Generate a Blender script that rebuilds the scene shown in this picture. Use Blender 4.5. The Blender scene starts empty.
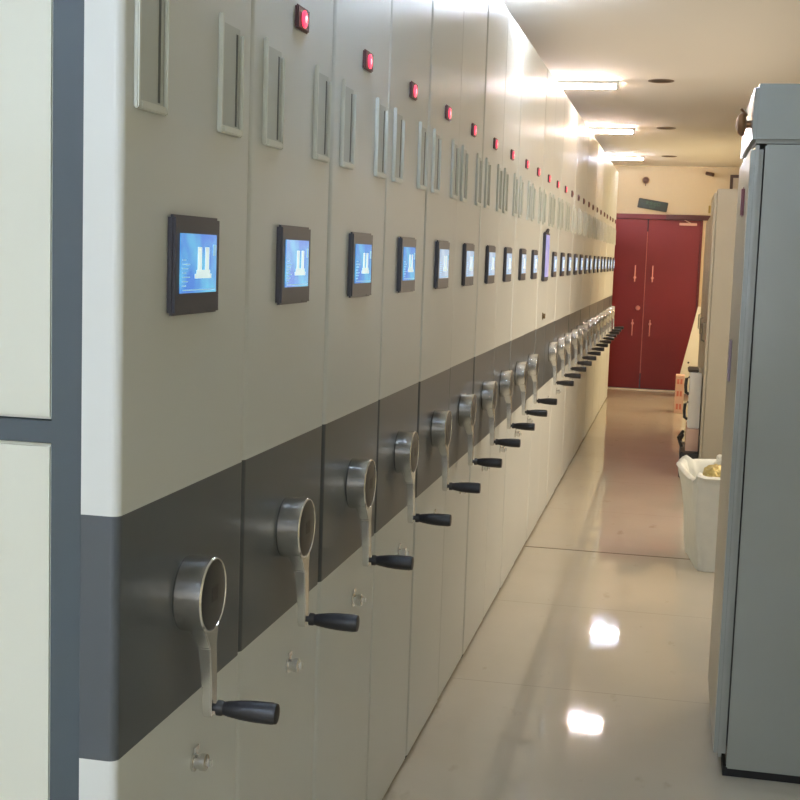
import bpy, bmesh, math, random
from mathutils import Vector, Matrix
random.seed(7)
PI = math.pi
S = bpy.context.scene
COL = S.collection

# ------------------------------------------------------------------ materials
def lin(c):
    return tuple((v/12.92 if v <= .04045 else ((v+.055)/1.055)**2.4) for v in [x/255 for x in c])

def mat(name, rgb, rough=.5, metal=0., spec=.5, var=.03, scale=6., bump=0., emit=None, es=0., coat=0.):
    m = bpy.data.materials.new(name); m.use_nodes = True
    nt = m.node_tree; b = nt.nodes['Principled BSDF']
    c = lin(rgb)
    b.inputs['Roughness'].default_value = rough
    b.inputs['Metallic'].default_value = metal
    b.inputs['Specular IOR Level'].default_value = spec
    b.inputs['Coat Weight'].default_value = coat
    tc = nt.nodes.new('ShaderNodeTexCoord'); nz = nt.nodes.new('ShaderNodeTexNoise')
    nz.inputs['Scale'].default_value = scale; nz.inputs['Detail'].default_value = 4
    nt.links.new(tc.outputs['Object'], nz.inputs['Vector'])
    mx = nt.nodes.new('ShaderNodeMix'); mx.data_type = 'RGBA'
    mx.inputs[6].default_value = (*[v*(1-var) for v in c], 1)
    mx.inputs[7].default_value = (*[min(1, v*(1+var)) for v in c], 1)
    nt.links.new(nz.outputs['Fac'], mx.inputs[0]); nt.links.new(mx.outputs[2], b.inputs['Base Color'])
    if bump:
        bp = nt.nodes.new('ShaderNodeBump'); bp.inputs['Strength'].default_value = bump
        bp.inputs['Distance'].default_value = .01
        nt.links.new(nz.outputs['Fac'], bp.inputs['Height']); nt.links.new(bp.outputs['Normal'], b.inputs['Normal'])
    if emit:
        b.inputs['Emission Color'].default_value = (*lin(emit), 1); b.inputs['Emission Strength'].default_value = es
    return m

M = {}
M['cream'] = mat('powder_coated_pale_grey', (210, 214, 211), .36, var=.02, scale=2, spec=.4)
M['cream_side'] = mat('cream_side_panel', (214, 217, 205), .45, var=.02, scale=2)
M['band'] = mat('charcoal_band', (76, 82, 87), .36, var=.06, scale=3)
M['post'] = mat('slate_post', (68, 79, 86), .45, var=.04)
M['dark'] = mat('dark_gap', (22, 22, 22), .8)
M['black'] = mat('black_plastic', (34, 34, 37), .42)
M['bezel'] = mat('screen_bezel', (70, 70, 80), .4)
M['chrome'] = mat('chrome', (222, 222, 220), .2, metal=1., var=.01)
M['satin'] = mat('satin_metal', (165, 165, 160), .32, metal=1.)
M['cap'] = mat('hub_cap', (40, 43, 45), .35)
M['holder'] = mat('label_holder', (214, 218, 210), .35)
M['slot'] = mat('label_card', (190, 195, 190), .5)
M['slit'] = mat('holder_slit', (92, 98, 96), .6)
M['white'] = mat('white_enamel', (225, 224, 218), .45)
M['wall'] = mat('wall_paint', (208, 192, 158), .8, bump=.02, scale=40)
M['ceil'] = mat('ceiling_paint', (232, 228, 220), .85, scale=1.2, var=.015)
M['grey'] = mat('grey_blue_enamel', (146, 149, 143), .22)
M['cab'] = mat('beige_enamel', (172, 166, 148), .35)
M['red'] = mat('door_red', (118, 24, 30), .42, var=.06, scale=5)
M['redtrim'] = mat('door_red_frame', (104, 20, 26), .45)
M['plasbag'] = mat('white_woven_plastic', (222, 224, 216), .55, var=.08, scale=18, bump=.25)
M['gold'] = mat('crumpled_gold_wrap', (205, 185, 120), .28, metal=.35, var=.25, scale=22)
M['pink'] = mat('pink_carton', (226, 188, 168), .7, var=.05)
M['redink'] = mat('red_print', (212, 124, 106), .7)
M['board'] = mat('white_board', (226, 222, 208), .5)
M['signgreen'] = mat('sign_green', (30, 46, 36), .5)
M['signtext'] = mat('sign_lettering', (64, 98, 72), .5)
M['maroon'] = mat('maroon_plastic', (120, 56, 62), .4)
M['brass'] = mat('brown_metal', (150, 112, 78), .35, metal=.7)
M['icon'] = mat('screen_icon', (240, 250, 255), .3, emit=(206, 236, 240), es=.62)
M['scrtext'] = mat('screen_text', (150, 210, 250), .3, emit=(150, 200, 240), es=.5)
M['led'] = mat('led_red', (255, 60, 90), .3, emit=(255, 62, 96), es=1.4)
M['ledhot'] = mat('led_red_hot', (255, 150, 160), .3, emit=(255, 150, 160), es=2.0)
M['ledplate'] = mat('led_plate', (86, 52, 56), .4)

def screen_mat(name, ca, cb, st):
    m = bpy.data.materials.new(name); m.use_nodes = True
    nt = m.node_tree; b = nt.nodes['Principled BSDF']
    tc = nt.nodes.new('ShaderNodeTexCoord'); nz = nt.nodes.new('ShaderNodeTexNoise')
    nz.inputs['Scale'].default_value = 16; nz.inputs['Detail'].default_value = 2
    nt.links.new(tc.outputs['Object'], nz.inputs['Vector'])
    r = nt.nodes.new('ShaderNodeValToRGB')
    r.color_ramp.elements[0].position = .35; r.color_ramp.elements[1].position = .68
    r.color_ramp.elements[0].color = (*lin(ca), 1); r.color_ramp.elements[1].color = (*lin(cb), 1)
    nt.links.new(nz.outputs['Fac'], r.inputs[0]); nt.links.new(r.outputs[0], b.inputs['Emission Color'])
    b.inputs['Emission Strength'].default_value = st
    b.inputs['Base Color'].default_value = (*lin((30, 50, 90)), 1); b.inputs['Roughness'].default_value = .15
    return m
M['scr'] = screen_mat('screen_blue', (78, 132, 214), (104, 190, 224), .95)
M['scr_pale'] = screen_mat('screen_pale', (158, 184, 212), (192, 208, 224), .95)  # far displays: whitening by view-angle glare put into the screen colour
M['scr_lilac'] = screen_mat('screen_lilac', (150, 155, 215), (190, 180, 225), .9)

def lampmat(name, rgb, st):
    m = bpy.data.materials.new(name); m.use_nodes = True
    nt = m.node_tree; b = nt.nodes['Principled BSDF']
    tc = nt.nodes.new('ShaderNodeTexCoord'); nz = nt.nodes.new('ShaderNodeTexNoise'); nz.inputs['Scale'].default_value = 3
    nt.links.new(tc.outputs['Object'], nz.inputs['Vector'])
    mx = nt.nodes.new('ShaderNodeMix'); mx.data_type = 'RGBA'
    c = lin(rgb); mx.inputs[6].default_value = (*[v*.97 for v in c], 1); mx.inputs[7].default_value = (*c, 1)
    nt.links.new(nz.outputs['Fac'], mx.inputs[0]); nt.links.new(mx.outputs[2], b.inputs['Emission Color'])
    b.inputs['Emission Strength'].default_value = st
    return m

def floor_mat():
    m = bpy.data.materials.new('polished_floor_tile'); m.use_nodes = True
    nt = m.node_tree; b = nt.nodes['Principled BSDF']; L = nt.links
    tc = nt.nodes.new('ShaderNodeTexCoord')
    nz = nt.nodes.new('ShaderNodeTexNoise'); nz.inputs['Scale'].default_value = 2.2; nz.inputs['Detail'].default_value = 6
    L.new(tc.outputs['Object'], nz.inputs['Vector'])
    mx = nt.nodes.new('ShaderNodeMix'); mx.data_type = 'RGBA'
    mx.inputs[6].default_value = (*lin((200, 192, 174)), 1); mx.inputs[7].default_value = (*lin((214, 206, 188)), 1)
    L.new(nz.outputs['Fac'], mx.inputs[0])
    # scuffs
    n2 = nt.nodes.new('ShaderNodeTexNoise'); n2.inputs['Scale'].default_value = 9; n2.inputs['Detail'].default_value = 8
    mp = nt.nodes.new('ShaderNodeMapping'); mp.inputs['Scale'].default_value = (1, .45, 1)
    L.new(tc.outputs['Object'], mp.inputs[0]); L.new(mp.outputs[0], n2.inputs['Vector'])
    rp = nt.nodes.new('ShaderNodeValToRGB'); rp.color_ramp.elements[0].position = .66; rp.color_ramp.elements[1].position = .76
    L.new(n2.outputs['Fac'], rp.inputs[0])
    m3 = nt.nodes.new('ShaderNodeMix'); m3.data_type = 'RGBA'; m3.inputs[7].default_value = (*lin((170, 155, 130)), 1)
    sc = nt.nodes.new('ShaderNodeMath'); sc.operation = 'MULTIPLY'; sc.inputs[1].default_value = .55
    L.new(rp.outputs[0], sc.inputs[0]); L.new(sc.outputs[0], m3.inputs[0]); L.new(mx.outputs[2], m3.inputs[6])
    # faint tile joints every 1.16 m along the corridor
    sx = nt.nodes.new('ShaderNodeSeparateXYZ'); L.new(tc.outputs['Object'], sx.inputs[0])
    a = nt.nodes.new('ShaderNodeMath'); a.operation = 'ADD'; a.inputs[1].default_value = -6.962+11.6
    L.new(sx.outputs['Y'], a.inputs[0])
    mo = nt.nodes.new('ShaderNodeMath'); mo.operation = 'PINGPONG'; mo.inputs[1].default_value = .58; L.new(a.outputs[0], mo.inputs[0])
    lt = nt.nodes.new('ShaderNodeMath'); lt.operation = 'LESS_THAN'; lt.inputs[1].default_value = .0025; L.new(mo.outputs[0], lt.inputs[0])
    s2 = nt.nodes.new('ShaderNodeMath'); s2.operation = 'MULTIPLY'; s2.inputs[1].default_value = .3; L.new(lt.outputs[0], s2.inputs[0])
    m4 = nt.nodes.new('ShaderNodeMix'); m4.data_type = 'RGBA'; m4.inputs[7].default_value = (*lin((120, 105, 85)), 1)
    L.new(s2.outputs[0], m4.inputs[0]); L.new(m3.outputs[2], m4.inputs[6])
    L.new(m4.outputs[2], b.inputs['Base Color'])
    b.inputs['Specular IOR Level'].default_value = .36
    rr = nt.nodes.new('ShaderNodeMapRange'); rr.inputs['To Min'].default_value = .01; rr.inputs['To Max'].default_value = .08
    L.new(n2.outputs['Fac'], rr.inputs['Value']); L.new(rr.outputs[0], b.inputs['Roughness'])
    return m
M['floor'] = floor_mat()

# ------------------------------------------------------------------ mesh helpers
class MB:
    def __init__(s): s.bm = bmesh.new()
    def _add(s, verts, faces, mi=0, smooth=False):
        vs = [s.bm.verts.new(v) for v in verts]
        for f in faces:
            try:
                fc = s.bm.faces.new([vs[i] for i in f]); fc.material_index = mi; fc.smooth = smooth
            except ValueError: pass
        return vs
    def box(s, x0, x1, y0, y1, z0, z1, mi=0, bev=0., mtx=None):
        b = bmesh.new()
        bmesh.ops.create_cube(b, size=1)
        for v in b.verts:
            v.co = Vector(((x0+x1)/2+v.co.x*(x1-x0), (y0+y1)/2+v.co.y*(y1-y0), (z0+z1)/2+v.co.z*(z1-z0)))
        if bev: bmesh.ops.bevel(b, geom=b.edges[:], offset=bev, segments=2, affect='EDGES', clamp_overlap=True)
        s._merge(b, mi, mtx); return s
    def _merge(s, b, mi, mtx=None, smooth=False):
        if mtx: b.transform(mtx)
        b.verts.index_update()
        s._add([v.co.copy() for v in b.verts], [[v.index for v in f.verts] for f in b.faces], mi, smooth)
        b.free()
    def prism(s, prof, z0, z1, mi=0, mtx=None, smooth_n=0):
        """profile in xy (CCW), extruded along z"""
        n = len(prof); b = bmesh.new()
        lo = [b.verts.new((x, y, z0)) for x, y in prof]; hi = [b.verts.new((x, y, z1)) for x, y in prof]
        b.faces.new(lo[::-1]); b.faces.new(hi)
        for i in range(n): b.faces.new([lo[i], lo[(i+1) % n], hi[(i+1) % n], hi[i]])
        s._merge(b, mi, mtx); return s
    def lathe(s, prof, mtx=None, n=32, mi=0, cap=True):
        """profile (r, z) about z"""
        b = bmesh.new(); rings = []
        for r, z in prof:
            rings.append([b.verts.new((r*math.cos(2*PI*k/n), r*math.sin(2*PI*k/n), z)) for k in range(n)])
        for a, c in zip(rings, rings[1:]):
            for k in range(n): b.faces.new([a[k], a[(k+1) % n], c[(k+1) % n], c[k]])
        if cap: b.faces.new(rings[0][::-1]); b.faces.new(rings[-1])
        s._merge(b, mi, mtx, True); return s
    def tube(s, pts, r, n=10, mi=0, cap=True):
        b = bmesh.new(); rings = []; pts = [Vector(p) for p in pts]
        for i, p in enumerate(pts):
            t = (pts[min(i+1, len(pts)-1)]-pts[max(i-1, 0)]).normalized()
            u = t.cross(Vector((0, 0, 1)) if abs(t.z) < .9 else Vector((1, 0, 0))).normalized(); w = t.cross(u)
            rings.append([b.verts.new(p+(u*math.cos(2*PI*k/n)+w*math.sin(2*PI*k/n))*(r[i] if isinstance(r, (list, tuple)) else r)) for k in range(n)])
        for a, c in zip(rings, rings[1:]):
            for k in range(n): b.faces.new([a[k], c[k], c[(k+1) % n], a[(k+1) % n]])
        if cap: b.faces.new(rings[0]); b.faces.new(rings[-1][::-1])
        s._merge(b, mi, None, True); return s
    def build(s, name, mats, parent=None, smooth_angle=35):
        bmesh.ops.recalc_face_normals(s.bm, faces=s.bm.faces[:])
        for e in s.bm.edges:
            if len(e.link_faces) == 2 and e.calc_face_angle(0) > math.radians(smooth_angle): e.smooth = False
        me = bpy.data.meshes.new(name); s.bm.to_mesh(me); s.bm.free()
        if not isinstance(mats, (list, tuple)): mats = [mats]
        for m in mats: me.materials.append(m)
        o = bpy.data.objects.new(name, me); COL.objects.link(o)
        if parent is not None: o.parent = parent
        return o

def tag(o, label=None, cat=None, group=None, kind=None):
    if label: o['label'] = label
    if cat: o['category'] = cat
    if group: o['group'] = group
    if kind: o['kind'] = kind
    return o
def empty(name, loc=(0, 0, 0), rz=0, **k):
    o = bpy.data.objects.new(name, None); COL.objects.link(o); o.location = loc; o.rotation_euler.z = rz
    o.empty_display_size = .1
    return tag(o, **k)
def children(o): return [c for c in bpy.data.objects if c.parent == o]
def copy_tree(o, parent=None, skip=()):
    c = o.copy(); COL.objects.link(c); c.parent = parent
    for ch in children(o):
        if ch.name.split('.')[0] in skip: continue
        copy_tree(ch, c)
    return c

RX = Matrix.Rotation(PI/2, 4, 'Y')          # z axis -> +x axis

# ------------------------------------------------------------------ dimensions
D = .7425            # shelving face at x = -D
P = .537             # pitch of the units
Y0 = 1.664           # near edge of the first unit
N = 25
ZT, ZB, ZTOP, CEIL = 1.175, .822, 2.551, 2.72
YEND = 16.30
XR = 1.02
XL = -3.0
YN = -3.2

# ------------------------------------------------------------------ the room
def struct(name, mb, m, parent=None):
    o = mb.build(name, m, parent)
    if parent is None: o['kind'] = 'structure'
    return o
struct('floor', MB().box(XL-.1, XR+.1, YN-.1, YEND+.1, -.08, 0), M['floor'])
struct('ceiling', MB().box(XL-.1, XR+.1, YN-.1, YEND+.1, CEIL, CEIL+.08), M['ceil'])
struct('wall_left', MB().box(XL-.1, XL, YN, YEND, 0, CEIL), M['wall'])
WZ0, WZ1 = .75, 2.2
spans = [(5.7, 9.1, 60, (1.0, .83, .63)), (12.9, 15.7, 72, (1.0, .76, .42))]
wr = MB(); wr.box(XR, XR+.1, YN, YEND, 0, WZ0); wr.box(XR, XR+.1, YN, YEND, WZ1, CEIL)
for a_, b_ in ((YN, 5.7), (9.1, 12.9), (15.7, YEND)): wr.box(XR, XR+.1, a_, b_, WZ0, WZ1)
struct('wall_right', wr, M['wall'])
for n_, (a_, b_, en, colr) in enumerate(spans):
    wc = empty('window_%d' % (n_+3), (XR+.05, a_, WZ0), kind='structure')  # out-of-view window, added to brighten the corridor
    wf = MB(); wl = b_-a_
    for k in range(4): wf.box(-.03, .03, k*(wl-.05)/3, k*(wl-.05)/3+.05, 0, WZ1-WZ0)
    wf.box(-.03, .03, 0, wl, 0, .05); wf.box(-.03, .03, 0, wl, WZ1-WZ0-.05, WZ1-WZ0)
    wf.build('window_frame', M['white'], wc)
    sl = bpy.data.lights.new('window_daylight', 'AREA'); so = bpy.data.objects.new('window_daylight', sl); COL.objects.link(so)  # fill light added behind the added window
    sl.shape = 'RECTANGLE'; sl.size = wl; sl.size_y = WZ1-WZ0; sl.energy = en; sl.color = colr
    so.location = (XR+.42, (a_+b_)/2, (WZ0+WZ1)/2); so.rotation_euler = (PI/2-math.radians(28), 0, PI/2)
wn = MB(); wn.box(XL-.1, XR+.1, YN-.1, YN, 0, .5); wn.box(XL-.1, XR+.1, YN-.1, YN, 2.5, CEIL)
wn.box(XL-.1, -2.6, YN-.1, YN, .5, 2.5); wn.box(.7, XR+.1, YN-.1, YN, .5, 2.5)
struct('wall_near', wn, M['wall'])
wb = empty('window_2', (-.95, YN-.05, .5), kind='structure')  # added window behind the camera, there only for fill light
wf = MB()
for x_ in (-1.65, -.55, .55, 1.60): wf.box(x_, x_+.05, -.03, .03, 0, 2.0)
wf.box(-1.65, 1.65, -.03, .03, 0, .05); wf.box(-1.65, 1.65, -.03, .03, 1.95, 2.0)
wf.build('window_frame', M['white'], wb)
sl = bpy.data.lights.new('window_daylight', 'AREA'); so = bpy.data.objects.new('window_daylight', sl); COL.objects.link(so)  # added fill light for the near end
sl.shape = 'RECTANGLE'; sl.size = 3.2; sl.size_y = 1.9; sl.energy = 66; sl.color = (.98, .98, .98)
so.location = (-.95, YN-.3, 1.6); so.rotation_euler = (PI/2-math.radians(12), 0, 0)
w = MB()
DX0, DX1, DZ = -1.06, .215, 2.08
w.box(XL-.1, DX0-.05, YEND, YEND+.1, 0, CEIL); w.box(DX1+.0, XR+.1, YEND, YEND+.1, 0, CEIL)
w.box(DX0-.05, DX1, YEND, YEND+.1, DZ+.06, CEIL)
struct('wall_far', w, M['wall'])
struct('trim_1', MB().box(-D+.004, XR, 6.957, 6.967, 0, .0012), mat('dark_joint', (98, 84, 66), .7))
struct('trim_2', MB().box(-1.06, .25, 16.17, 16.27, 0, .012, bev=.003), mat('threshold_metal', (238, 232, 214), .3, metal=.2))

# door
door = empty('door_1', ((DX0+DX1)/2, YEND, 0), kind='structure')
dcx = (DX0+DX1)/2
fr = MB()
fr.box(DX0-.05-dcx, DX0-dcx, -.02, .08, 0, DZ+.06); fr.box(DX0-dcx, DX1+.02-dcx, -.02, .08, DZ, DZ+.06)
fr.box(DX1-dcx, DX1+.02-dcx, -.02, .08, 0, DZ)
fr.build('door_frame', M['redtrim'], door)
seam = -.415-dcx
for s_, (a, b_) in enumerate(((DX0-dcx, seam-.003), (seam+.003, DX1-dcx))):
    lf = MB().box(a+.003, b_-.003, -.004, .04, .014, DZ-.004, bev=.003)
    leaf = lf.build('door_leaf', M['red'], door)
    hx = (seam-.125) if s_ == 0 else (seam+.085)
    for zc, flip in ((1.42, -1), (.76, 1)):
        h = MB().tube([(hx, -.03, zc-.1), (hx, -.034, zc), (hx, -.03, zc+.1)], .007)
        h.lathe([(.017, 0), (.017, .03)], Matrix.Translation((hx, -.035, zc+flip*.05))@Matrix.Rotation(-PI/2, 4, 'X'), n=14)
        h.lathe([(.008, 0), (.008, .03)], Matrix.Translation((hx, -.03, zc-flip*.08))@Matrix.Rotation(-PI/2, 4, 'X'), n=10)
        h.build('door_handle', mat('door_handle_metal', (225, 160, 150), .3, metal=.6), leaf)
    if s_ == 0:
        MB().lathe([(.03, 0), (.03, .02), (.02, .03)], Matrix.Translation((seam-.07, -.004, 1.0))@Matrix.Rotation(PI/2, 4, 'X'), n=16).build('door_lock', mat('lock_rosette', (214, 140, 130), .35, metal=.6), leaf)
    else:
        # bright astragal strip on the meeting edge
        MB().box(seam-.004, seam+.004, -.012, -.004, .2, DZ-.15).build('meeting_strip', mat('meeting_strip_metal', (196, 106, 92), .3, metal=.5), leaf)
cl = MB().box(DX1-.42-dcx, DX1+.12-dcx, -.08, -.02, DZ-.0, DZ+.06, bev=.005)
cl.build('door_closer', mat('closer_brown', (70, 28, 28), .5), door)
MB().box(DX1-.26-dcx, DX1-.05-dcx, -.05, -.02, DZ-.065, DZ-.035, bev=.004).tube([(DX1-.2-dcx, -.06, DZ+.0), (DX1-.12-dcx, -.07, DZ-.04)], .006).build('closer_arm', mat('closer_arm_metal', (214, 170, 150), .4), door)

# small dark framed window high on the far wall
win = empty('window_1', (.72, YEND, 2.25), kind='structure')
f = MB()
for a in ((-.2, -.165, 0, .38), (.165, .2, 0, .38), (-.165, .165, .345, .38), (-.165, .165, 0, .03)):
    f.box(a[0], a[1], -.03, -.001, a[2], a[3])
f.build('window_frame', mat('dark_brown_frame', (66, 50, 44), .5), win)
MB().box(-.165, .165, -.012, -.002, .03, .345).build('window_pane', mat('frosted_pane', (190, 180, 160), .25), win)

# ------------------------------------------------------------------ mobile shelving unit
def rounded_profile(x0, x1, y0, y1, r, n=6):
    """rectangle, the two corners at x1 (corridor side) rounded"""
    p = [(x0, y0)]
    for k in range(n+1):
        a = -PI/2+PI/2*k/n; p.append((x1-r+r*math.cos(a), y0+r+r*math.sin(a)))
    for k in range(n+1):
        a = PI/2*k/n; p.append((x1-r+r*math.cos(a), y1-r+r*math.sin(a)))
    p.append((x0, y1)); return p

def make_unit():
    u = empty('mobile_shelving_unit', (-D, Y0, 0))
    w_ = P-.003
    pr = rounded_profile(-.056, 0, 0, w_, .013)
    MB().prism(pr, ZT, ZTOP).build('end_panel', M['cream'], u)
    MB().prism(pr, ZB, ZT).build('charcoal_band', M['band'], u)['label'] = 'charcoal grey middle band'
    MB().prism(pr, .014, ZB).build('lower_panel', M['cream'], u)
    MB().box(-.052, -.006, .004, w_-.004, .001, .014).build('kick_strip', M['dark'], u)  # dark strip standing in for the shaded gap at the floor
    # carcass, seen from the side
    c = MB()
    c.box(-.105, -.060, .008, w_-.01, .02, ZTOP-.01)
    for z0, z1 in ((1.271, 1.302), (.02, .12), (ZTOP-.04, ZTOP-.01)): c.box(-2.05, -.105, .008, w_-.01, z0, z1)
    c.box(-2.1, -2.05, .008, w_-.01, .02, ZTOP-.01)
    c.build('frame', M['post'], u)
    MB().box(-.0595, -.0565, .012, w_-.012, .02, ZTOP-.01).build('rubber_gasket', M['dark'], u)  # dark filler painting the shade in the gap between board and post
    p_ = MB()
    p_.box(-2.05, -.106, .012, w_-.014, .12, 1.269, bev=.004); p_.box(-2.05, -.106, .012, w_-.014, 1.304, ZTOP-.04, bev=.004)
    p_.build('side_panel', M['cream_side'], u)
    # card holders
    for ya in (.062, .392):
        h = MB(); hw = .112; z0, z1 = 1.737, 1.925
        h.box(0, .008, ya, ya+.009, z0, z1, bev=.002); h.box(0, .007, ya+hw-.007, ya+hw, z0, z1-.02, bev=.002)
        h.box(0, .009, ya+.011, ya+hw-.011, z0, z0+.012, bev=.002)
        h.box(0, .002, ya+.011, ya+hw-.011, z0+.012, z1-.012, mi=1)
        h.box(.002, .0025, ya+hw-.030, ya+hw-.022, z0+.016, z1-.022, mi=2)
        h.build('card_holder', [M['holder'], M['slot'], M['slit']], u)
    # red number lamp
    L = MB().box(0, .008, .245, .322, 1.972, 2.017, bev=.003).build('indicator_plate', M['ledplate'], u)
    g = MB().lathe([(.0165, 0), (.0165, .0025), (.013, .004)], Matrix.Translation((.008, .284, 1.994))@RX, n=20)
    g.lathe([(.007, .004), (.005, .005)], Matrix.Translation((.008, .284, 1.994))@RX, n=12, mi=1)
    g.build('indicator_light', [M['led'], M['ledhot']], L)
    # control screen
    s = MB().box(0, .0125, .161, .356, 1.448, 1.598, bev=.004)
    s.box(.0125, .0135, .30, .35, 1.4505, 1.4535)
    sb = s.build('control_screen', M['bezel'], u)
    d = MB().box(.0125, .0145, .182, .335, 1.481, 1.571)
    # icon: two upright columns on a wide base, small text rows
    def q(y0, y1, z0, z1, mi=1, t=.0152): d.box(.0145, t, y0, y1, z0, z1, mi=mi)
    q(.252, .268, 1.515, 1.551); q(.284, .300, 1.515, 1.551)
    q(.247, .305, 1.509, 1.516); q(.240, .311, 1.503, 1.510)
    for k in range(7): q(.187, .187+.016+.008*((k*5) % 3), 1.530-.0065*k, 1.532-.0065*k, mi=2)
    q(.318, .330, 1.538, 1.556, mi=2); q(.190, .330, 1.4845, 1.4865, mi=2)
    d.build('display', [M['scr'], M['icon'], M['scrtext']], sb)
    # crank
    yc, zc = .262, 1.003
    T = Matrix.Translation((0, yc, zc))
    hub = MB()
    hub.lathe([(.0585, 0), (.060, .003), (.060, .045), (.0585, .0475), (.0565, .0475), (.056, .046)], T@RX, n=40, cap=False)
    hb = hub.build('crank_hub', M['chrome'], u, 20)
    cp = MB().lathe([(.0562, .0), (.0562, .0455), (.050, .047), (.02, .0475)], T@Matrix.Translation((.0, 0, 0))@RX, n=32)
    cp.box(.044, .048, yc-.012, yc+.018, zc-.012, zc+.016, mi=1, bev=.003)
    cp.build('hub_cap', [M['cap'], M['black']], hb)
    arm = MB()
    # tapering flat arm with flared shoulders
    zt, zb2 = zc-.035, zc-.176
    def sec(z, hw, x0, x1): return [(x0, yc-hw, z), (x1, yc-hw, z), (x1, yc+hw, z), (x0, yc+hw, z)]
    secs = [sec(zc-.040, .041, .016, .0445), sec(zc-.058, .028, .020, .0460), sec(zc-.084, .0150, .028, .0485), sec(zc-.150, .0130, .034, .0510), sec(zc-.190, .0135, .035, .0510), sec(zc-.199, .009, .036, .0500)]
    vs = [v for s_ in secs for v in s_]; fs = []
    for i in range(len(secs)-1):
        for k in range(4): fs.append([4*i+k, 4*i+(k+1) % 4, 4*i+4+(k+1) % 4, 4*i+4+k])
    fs.append([3, 2, 1, 0]); n0 = 4*(len(secs)-1); fs.append([n0, n0+1, n0+2, n0+3])
    arm._add(vs, fs)
    bmesh.ops.bevel(arm.bm, geom=[e for e in arm.bm.edges], offset=.0016, segments=2, affect='EDGES', clamp_overlap=True)
    arm.build('crank_arm', M['chrome'], hb)
    gp = MB().lathe([(.006, .049), (.006, .056), (.0125, .057), (.0125, .064), (.0108, .068), (.0125, .075), (.0155, .096), (.0172, .118), (.0175, .148), (.0160, .156), (.010, .157)],
                    Matrix.Translation((0, yc, zc-.184))@RX, n=20)
    gp.build('crank_grip', M['black'], hb)
    # lock low on the panel
    lk = MB().lathe([(.017, 0), (.017, .003), (.012, .004), (.012, .012), (.014, .013), (.014, .022), (.0125, .023)], Matrix.Translation((0, .31, .705))@RX, n=20)
    lk.box(.002, .006, .30, .32, .722, .732, bev=.001); lk.box(.023, .032, .308, .312, .699, .711, bev=.001)
    lk.build('lock', M['chrome'], u)
    return u

unit = make_unit()
ordn = ['', 'first', 'second', 'third', 'fourth', 'fifth', 'sixth', 'seventh', 'eighth', 'ninth', 'tenth', 'eleventh', 'twelfth', 'thirteenth', 'fourteenth']
protos = {}
GR = 'mobile shelving units in one long row'
def lab(i):
    if i == 1: return 'pale grey mobile shelving unit at the near end of the row, its slate frame exposed'
    if i == 11: return 'eleventh shelving unit in the row, with a tall tablet and no crank'
    if i == N: return 'last pale shelving unit in the row, against the wall beside the red door'
    if i <= 14: return f'{ordn[i]} pale shelving unit from the row end that shows its slate side frame'
    return f'{ordn[N+1-i]} pale shelving unit in the row counted back from the red door'
unit['category'] = 'mobile shelving'; unit['group'] = GR; unit['label'] = lab(1)
units = [unit]
for i in range(2, N+1):
    c = copy_tree(unit, None, ('crank_hub', 'control_screen', 'lock') if i == 11 else ())
    c.location = (-D+[0, .0015, -.001, .001][i % 4], Y0+(i-1)*P, 0); c['label'] = lab(i)
    units.append(c)
# the fixed unit with the tall tablet instead
u11 = units[10]
s = MB().box(0, .016, .14, .36, 1.43, 1.70, bev=.005)
s.tube([(.006, .25, 1.70), (.012, .27, 1.715), (.012, .31, 1.715), (.006, .33, 1.70)], .006)
tb = s.build('tablet', M['bezel'], u11)
MB().box(.016, .018, .155, .345, 1.455, 1.685, bev=.001).build('tablet_display', M['scr_lilac'], tb)
lk = MB().lathe([(.02, 0), (.02, .004), (.014, .005), (.014, .016)], Matrix.Translation((0, .30, 1.235))@RX, n=20)
lk.build('key_lock', mat('dark_lock', (120, 100, 70), .3, metal=.8), u11)
for o in children(units[0]):
    if o.name.startswith('card_holder'): o.location.y -= .028
dim = mat('led_off', (120, 60, 60), .4)
pale = dimm = None
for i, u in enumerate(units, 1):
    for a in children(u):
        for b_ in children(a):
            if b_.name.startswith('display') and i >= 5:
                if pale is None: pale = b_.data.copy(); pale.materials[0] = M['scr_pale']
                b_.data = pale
            if b_.name.startswith('indicator_light') and i >= 14:
                if dimm is None: dimm = b_.data.copy(); dimm.materials[0] = dim; dimm.materials[1] = dim
                b_.data = dimm
# ------------------------------------------------------------------ ceiling lamps
def make_lamp():
    l = empty('fluorescent_lamp', (0, 0, CEIL))
    h = MB().box(-1.2, 0, -.03, .03, -.022, 0, bev=.003); h.box(-.022, 0, -.03, .03, -.05, -.022, bev=.003); h.box(-1.2, -1.178, -.03, .03, -.05, -.022, bev=.003)
    h.build('lamp_housing', M['white'], l)
    return l
cool = lampmat('tube_glow_neutral', (255, 246, 232), 1.0)
warm = lampmat('tube_glow_warm', (255, 206, 150), 1.0)
lampY = [-2.4, -.24, 2.77, 5.78, 8.78, 11.79, 14.83]
strength = [270, 370, 560, 220, 330, 480, 110]
lamp = make_lamp()
for i, (y, st) in enumerate(zip(lampY, strength)):
    l = lamp if i == 0 else copy_tree(lamp)
    l.location = (-.455, y, CEIL)
    m = lampmat('tube_glow', (200, 224, 255) if i < 3 else (255, 247, 238) if i == 3 else (255, 204, 152), st)
    MB().tube([(-1.176, 0, -.036), (-.024, 0, -.036)], .013, n=14).build('lamp_tube', m, l)
    names = ['lit ceiling tube lamp above the near wall behind the aisle', 'lit ceiling tube lamp over the near end of the aisle', 'lit ceiling tube lamp above the third shelving unit',
             'lit white ceiling tube lamp above the eighth shelving unit', 'lit warm ceiling tube lamp nearest in view, its end cap clearly showing', 'middle of the three warm ceiling tube lamps in view', 'warm ceiling tube lamp closest to the red door wall']
    tag(l, names[i], 'ceiling lamp', 'tube lamps across the ceiling')
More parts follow.
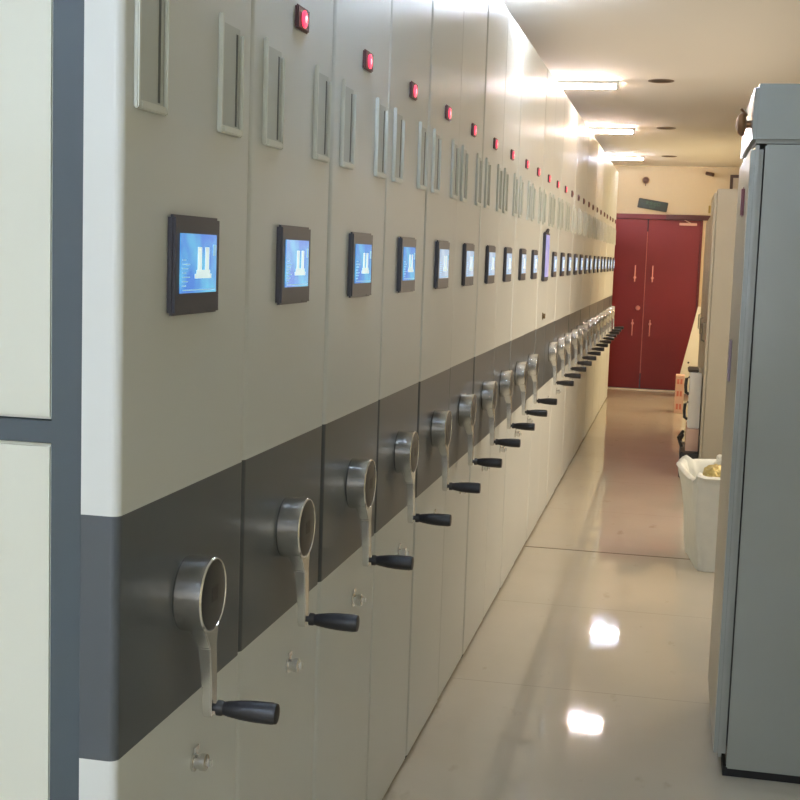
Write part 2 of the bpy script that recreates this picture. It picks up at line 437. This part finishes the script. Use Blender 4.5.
# downlights
rim = mat('downlight_rim', (120, 100, 84), .5); can = mat('downlight_recess', (60, 48, 40), .6)
dl = empty('downlight', (-.19, 8.75, CEIL))
MB().lathe([(.062, -.001), (.075, -.006), (.083, -.004), (.084, 0)], n=28, cap=False).build('trim_ring', rim, dl)
MB().lathe([(.062, -.001), (.055, -.0025), (.02, -.003), (.004, -.003)], n=28).build('lens', can, dl)
for i, (y, t) in enumerate(((8.75, 'dark round unlit downlight beside the lamp with the visible end cap'), (11.75, 'dark round unlit downlight beside the middle warm tube lamp'), (14.8, 'small unlit round downlight nearest the red door wall'), (5.75, 'dark round unlit downlight nearest overhead'))):
    d = dl if i == 0 else copy_tree(dl)
    d.location = (-.19, y, CEIL); tag(d, t, 'downlight', 'unlit downlights in the ceiling')

# ------------------------------------------------------------------ things on the far wall
sg = empty('exit_sign', (-.372, YEND-.001, 2.250))
sgb = MB().box(-.178, .178, -.03, 0, -.058, .058, bev=.006).build('sign_body', mat('sign_case', (46, 40, 32), .5), sg)
MB().box(-.166, .166, -.0315, -.03, -.047, .047).build('sign_face', M['signgreen'], sg)
def text(body, size, loc, rot, m, name, parent, ex=.0008):
    cu = bpy.data.curves.new(name, 'FONT'); cu.body = body; cu.size = size; cu.align_x = 'CENTER'; cu.align_y = 'CENTER'; cu.extrude = ex
    o = bpy.data.objects.new(name, cu); COL.objects.link(o)
    dg = bpy.context.evaluated_depsgraph_get(); me = bpy.data.meshes.new_from_object(o.evaluated_get(dg))
    bpy.data.objects.remove(o)
    o2 = bpy.data.objects.new(name, me); COL.objects.link(o2); me.materials.clear(); me.materials.append(m)
    o2.location = loc; o2.rotation_euler = rot; o2.parent = parent
    return o2
text('安全出口', .046, (0, -.033, .014), (PI/2, 0, 0), M['signtext'], 'sign_lettering', sg)
text('EXIT', .034, (0, -.033, -.027), (PI/2, 0, 0), M['signtext'], 'sign_lettering', sg)
sg.rotation_euler.y = math.radians(8.5)
tag(sg, 'dark green unlit exit sign hanging crooked above the red double door', 'exit sign')
al = empty('wall_alarm', (-.47, YEND-.001, 2.545))
Rm = Matrix.Rotation(PI/2, 4, 'X')
MB().lathe([(.045, 0), (.045, .02), (.03, .03)], Rm, n=24).build('alarm_base', mat('alarm_base', (190, 160, 120), .5), al)
MB().lathe([(.034, .02), (.038, .04), (.03, .06), (.012, .068)], Rm, n=24).tube([(0, -.03, -.03), (0, -.03, -.07)], .006).build('alarm_dome', mat('alarm_dome', (92, 62, 48), .35), al)
tag(al, 'small brown round alarm on the cream wall above the exit sign', 'alarm')
cm = empty('security_camera', (.27, YEND-.001, 2.64))
MB().box(-.05, .02, -.05, 0, -.01, .02, bev=.005).build('camera_mount', mat('cam_mount', (214, 190, 150), .5), cm)
MB().tube([(-.03, -.05, 0), (.05, -.11, -.02)], .022, n=14).build('camera_body', mat('cam_body', (84, 60, 46), .4), cm)
tag(cm, 'small dark security camera high on the cream wall near the cabinets', 'security camera')
tu = empty('door_sensor', (.30, YEND-.001, 2.17))
MB().box(-.012, .012, -.02, 0, 0, .09, bev=.003).build('sensor_body', mat('sensor', (150, 130, 60), .5), tu)
tag(tu, 'tiny yellowish sensor on the wall just above the door closer', 'sensor')

# ------------------------------------------------------------------ near grey cabinet at the right
def tall_cabinet(name, x0, x1, y0, y1, H, m, mside):
    c = empty(name, ((x0+x1)/2, (y0+y1)/2, 0)); cx, cy = (x0+x1)/2, (y0+y1)/2
    return c, cx, cy
XF = .181
c, cx, cy = tall_cabinet('tall_cabinet', XF, .86, 3.96, 4.72, 2.08, None, None)
def lb(mb, x0, x1, y0, y1, z0, z1, mi=0, bev=0.): return mb.box(x0-cx, x1-cx, y0-cy, y1-cy, z0, z1, mi, bev)
lb(MB(), XF+.039, .86, 3.96, 4.72, .03, 1.902, bev=.004).build('cabinet_body', M['grey'], c)
lb(MB(), XF, .86, 3.96, 4.72, 1.905, 2.075, bev=.012).build('top_fascia', M['grey'], c)
dr = lb(MB(), XF, XF+.035, 3.962, 4.718, .06, 1.900, bev=.012).build('cabinet_door', M['grey'], c)
lb(MB(), XF-.002, XF+.001, 3.975, 4.705, .075, 1.885).build('front_panel', M['cab'], dr)  # warm corridor light on the grey door, put into a beige skin
lb(MB(), XF+.03, .85, 3.98, 4.70, 0, .03).build('plinth', M['dark'], c)
k = MB().lathe([(.012, 0), (.012, .012), (.034, .016), (.036, .024), (.028, .036), (.01, .042)], Matrix.Translation((XF-cx, 4.13-cy, 1.975))@Matrix.Rotation(-PI/2, 4, 'Y'), n=20)
k.tube([(XF-cx-.01, 4.13-cy, 2.0), (XF-cx-.03, 4.12-cy, 2.02)], .004)
k.build('round_knob', M['brass'], c)
k = lb(MB(), XF-.012, XF, 4.16, 4.20, 1.70, 1.79, bev=.005)
k.build('door_lock', M['maroon'], dr)
k = lb(MB(), XF-.010, XF, 4.40, 4.47, 1.17, 1.31, bev=.004)
k.build('door_handle', mat('purple_grey_pull', (150, 132, 142), .35), dr)  # purplish reflection on the glossy door, modelled as a raised patch
tag(c, 'tall blue-grey metal cabinet standing closest on the side opposite the shelving', 'cabinet')

# ------------------------------------------------------------------ beige cabinets further down
def beige(y0, y1, H, label, x0=.205):
    global cx, cy
    c, cx, cy = tall_cabinet('storage_cabinet', x0, .80, y0, y1, H, None, None)
    lb(MB(), x0+.022, .80, y0, y1, .03, H, bev=.004).build('cabinet_body', M['cab'], c)
    ym = (y0+y1)/2
    for a, b_, sgn in ((y0+.003, ym-.002, -1), (ym+.002, y1-.003, 1)):
        d = lb(MB(), x0, x0+.020, a, b_, .06, H-.03, bev=.003).build('cabinet_door', M['cab'], c)
        yy = ym+sgn*.05
        MB().tube([(x0-cx, yy-cy, .98), (x0-.022-cx, yy-cy, .99), (x0-.022-cx, yy-cy, 1.11), (x0-cx, yy-cy, 1.12)], .005).build('door_handle', M['satin'], d)
    lb(MB(), x0+.03, .79, y0+.01, y1-.01, 0, .03).build('plinth', M['dark'], c)
    return tag(c, label, 'cabinet', 'beige cabinets in a line')
beige(9.62, 10.52, 2.09, 'tall beige storage cabinet behind the white sack, front one of its line')
beige(10.56, 11.46, 1.96, 'middle beige storage cabinet in the line leading to the red door')
beige(11.50, 12.40, 1.96, 'beige storage cabinet at the red door end of its line')

# ------------------------------------------------------------------ sack-lined bin
def sack():
    b = empty('waste_bin', (.325, 6.955, 0), math.radians(6.5))
    hx, hy, H = .215, .285, .475
    bm = bmesh.new(); n = 72; rows = 22; ring = []
    def sup(a, e=.2):
        ca, sa = math.cos(a), math.sin(a)
        return (math.copysign(abs(ca)**e, ca), math.copysign(abs(sa)**e, sa))
    rnd = [random.uniform(-1, 1) for _ in range(40)]
    def wob(a, t):
        return sum(rnd[k]*math.sin((k+2)*a+rnd[k+12]*4+t*rnd[k+20]*2)/(k+2)**.7 for k in range(12))
    prof = []
    for r_ in range(rows): prof.append((r_/(rows-1), 1.))
    for t, sc in prof:
        row = []
        for k in range(n):
            a = 2*PI*k/n; sx, sy = sup(a)
            f = (.88+.27*t-.03*t*t)+.06*wob(a, t*3)*(.4+t)
            z = t*H*(1+.035*wob(a*1.0, 1.)) + (.015*math.sin(3*a+1) if t > .9 else 0)
            row.append(bm.verts.new((sx*hx*f, sy*hy*f, max(0.002, z))))
        ring.append(row)
    # rolled rim, then inner wall
    for (sc, dz) in ((1.03, .012), (.97, .022), (.88, .012), (.82, -.05), (.80, -.12)):
        row = []
        for k in range(n):
            v = ring[rows-1][k].co; a = 2*PI*k/n
            row.append(bm.verts.new((v.x*sc, v.y*sc, v.z+dz+.008*wob(a*2, 2.))))
        ring.append(row)
    for A, B in zip(ring, ring[1:]):
        for k in range(n): bm.faces.new([A[k], A[(k+1) % n], B[(k+1) % n], B[k]])
    bm.faces.new(ring[0][::-1]); bm.faces.new(ring[-1])
    for f_ in bm.faces: f_.smooth = True
    m = MB(); m.bm.free(); m.bm = bm
    m.build('plastic_sack', M['plasbag'], b, 80)
    tag(b, 'tall white plastic sack lining a bin on the floor behind the grey cabinet', 'waste bin')
    return b
sack()
def crumple(name, loc, r, m, seed, sq=(1, 1, .8)):
    random.seed(seed)
    b = bmesh.new(); bmesh.ops.create_icosphere(b, subdivisions=4, radius=r)
    from mathutils import noise
    for v in b.verts:
        d = v.co.normalized(); f = 1+.28*noise.noise(d*2.2+Vector((seed, 0, 0)))+.14*abs(noise.noise(d*6+Vector((0, seed, 0))))
        v.co = Vector((v.co.x*f*sq[0], v.co.y*f*sq[1], v.co.z*f*sq[2]))
    q = MB(); q._merge(b, 0); o = q.build(name, m, None, 12); o.location = loc
    return o
tag(crumple('crumpled_wrapper', (.235, 6.84, .475), .066, M['gold'], 3), 'crumpled gold foil wrapper in the mouth of the white sack', 'wrapper')
tag(crumple('crumpled_wrapper', (.32, 7.06, .500), .085, M['plasbag'], 9), 'crumpled white plastic wrapper behind the gold one in the sack', 'wrapper')
tag(crumple('crumpled_wrapper', (.405, 6.84, .465), .068, mat('brown_wrap', (120, 96, 68), .5), 14), 'crumpled brown paper in the sack beside the gold wrapper', 'wrapper')

# ------------------------------------------------------------------ cases and boxes by the cabinets
def boxthing(name, x0, x1, y0, y1, z0, z1, m, label, cat, bev=.004, **k):
    o = MB().box(x0-(x0+x1)/2, (x1-x0)/2, -(y1-y0)/2, (y1-y0)/2, 0, z1-z0, bev=bev).build(name, m)
    o.location = ((x0+x1)/2, (y0+y1)/2, z0); return tag(o, label, cat, **k)
bk = empty('floor_case', (.135, 9.95, 0))
MB().box(-.066, .066, -.3, .3, .0, .188, bev=.006).build('case_shell', M['black'], bk)
MB().box(-.068, .068, -.302, .302, .120, .124).build('lid_seam', M['bezel'], bk)
tag(bk, 'black case on the floor beside the front beige cabinet', 'case')
pk = empty('carton', (.152, 9.98, .19))
MB().box(-.046, .046, -.26, .26, 0, .165, bev=.002).build('carton_box', mat('rose_carton', (205, 176, 160), .7), pk)
MB().box(-.047, .047, -.03, .03, .1652, .1662).build('tape', mat('tape', (214, 196, 150), .3), pk)
tag(pk, 'dull pink carton lying on the black floor case', 'carton')
cb = MB().tube([(-.005, -.2, .01), (-.02, -.18, .05), (0, -.16, .09), (-.03, -.12, .07), (-.015, -.1, .02), (-.03, -.05, .06), (0, -.02, .10), (-.02, .04, .05), (-.01, .08, .01)], .012, n=8).build('coiled_cable', M['black'])
cb.location = (.085, 9.98, .202); tag(cb, 'black cable bundled beside the pink carton on the case', 'cable')
eq = empty('equipment_box', (.155, 10.0, .356))
MB().box(-.043, .043, -.25, .25, 0, .41, bev=.005).build('box_body', M['white'], eq)
for z in (.06, .245):
    MB().tube([(-.043, -.2, z), (-.066, -.2, z+.015), (-.07, -.2, z+.065), (-.066, -.2, z+.115), (-.043, -.2, z+.13)], .012, n=10).build('carry_handle', M['black'], eq)
MB().box(-.06, .02, -.24, .1, .41, .43, bev=.006).build('top_clip', mat('brown_clip', (70, 58, 48), .5), eq)
tag(eq, 'white upright equipment box with two black carry handles, on the pink carton', 'equipment box')
z = 0
for i, (h_, lbx) in enumerate(((.14, 'bottom'), (.13, 'middle'), (.125, 'top'))):
    pc = empty('medicine_carton', (.06, 14.0, z))
    MB().box(-.045, .045, -.12, .12, 0, h_-.001, bev=.002).build('carton_box', M['pink'], pc)
    pr = MB()
    for xa in (-.028, .004): pr.box(xa, xa+.022, -.1215, -.12, h_*.3, h_*.72)
    pr.build('printed_mark', M['redink'], pc)
    tag(pc, f'small pink carton with red print near the red door, {lbx} one of its stack', 'carton', 'pink cartons stacked near the door')
    z += h_
bd = MB().box(0, .34, -.012, .012, 0, 1.02, bev=.002)
bd = bd.build('leaning_board', M['board']); bd.location = (.035, 15.6, .005); bd.rotation_euler = (0, math.radians(11.5), 0)
bd.location = (.02, 15.6, .07)
MB().lathe([(.012, 0), (.012, .002)], Matrix.Translation((.06, -.012, .36))@Matrix.Rotation(PI/2, 4, 'X'), n=14).build('mounting_hole', M['black'], bd)
tag(bd, 'white board leaning aslant against the wall corner right beside the red door', 'board')

# ------------------------------------------------------------------ camera
f_px, yaw, pitch, roll = 1306.8, .20693, .11073, .03403
cam = bpy.data.cameras.new('camera'); co = bpy.data.objects.new('camera', cam); COL.objects.link(co)
cam.sensor_width = 36; cam.sensor_height = 36; cam.sensor_fit = 'HORIZONTAL'; cam.lens = f_px/800*36; cam.clip_start = .05
cy_, sy_ = math.cos(yaw), math.sin(yaw); cp_, sp_ = math.cos(pitch), math.sin(pitch); cr_, sr_ = math.cos(roll), math.sin(roll)
fw = Vector((-sy_, cy_, 0)); rt = Vector((cy_, sy_, 0)); up = Vector((0, 0, 1))
F = fw*cp_-up*sp_; U2 = up*cp_+fw*sp_
R_ = rt*cr_+U2*sr_; U_ = -rt*sr_+U2*cr_
co.matrix_world = Matrix(((R_.x, U_.x, -F.x, 0), (R_.y, U_.y, -F.y, 0), (R_.z, U_.z, -F.z, 1.55), (0, 0, 0, 1)))
S.camera = co
wd = bpy.data.worlds.new('world'); S.world = wd; wd.use_nodes = True
wd.node_tree.nodes['Background'].inputs[0].default_value = (.8, .85, .9, 1); wd.node_tree.nodes['Background'].inputs[1].default_value = .05
S.view_settings.view_transform = 'Standard'; S.view_settings.look = 'None'; S.view_settings.gamma = 1; S.view_settings.use_curve_mapping = False
S.view_settings.exposure = 0.1
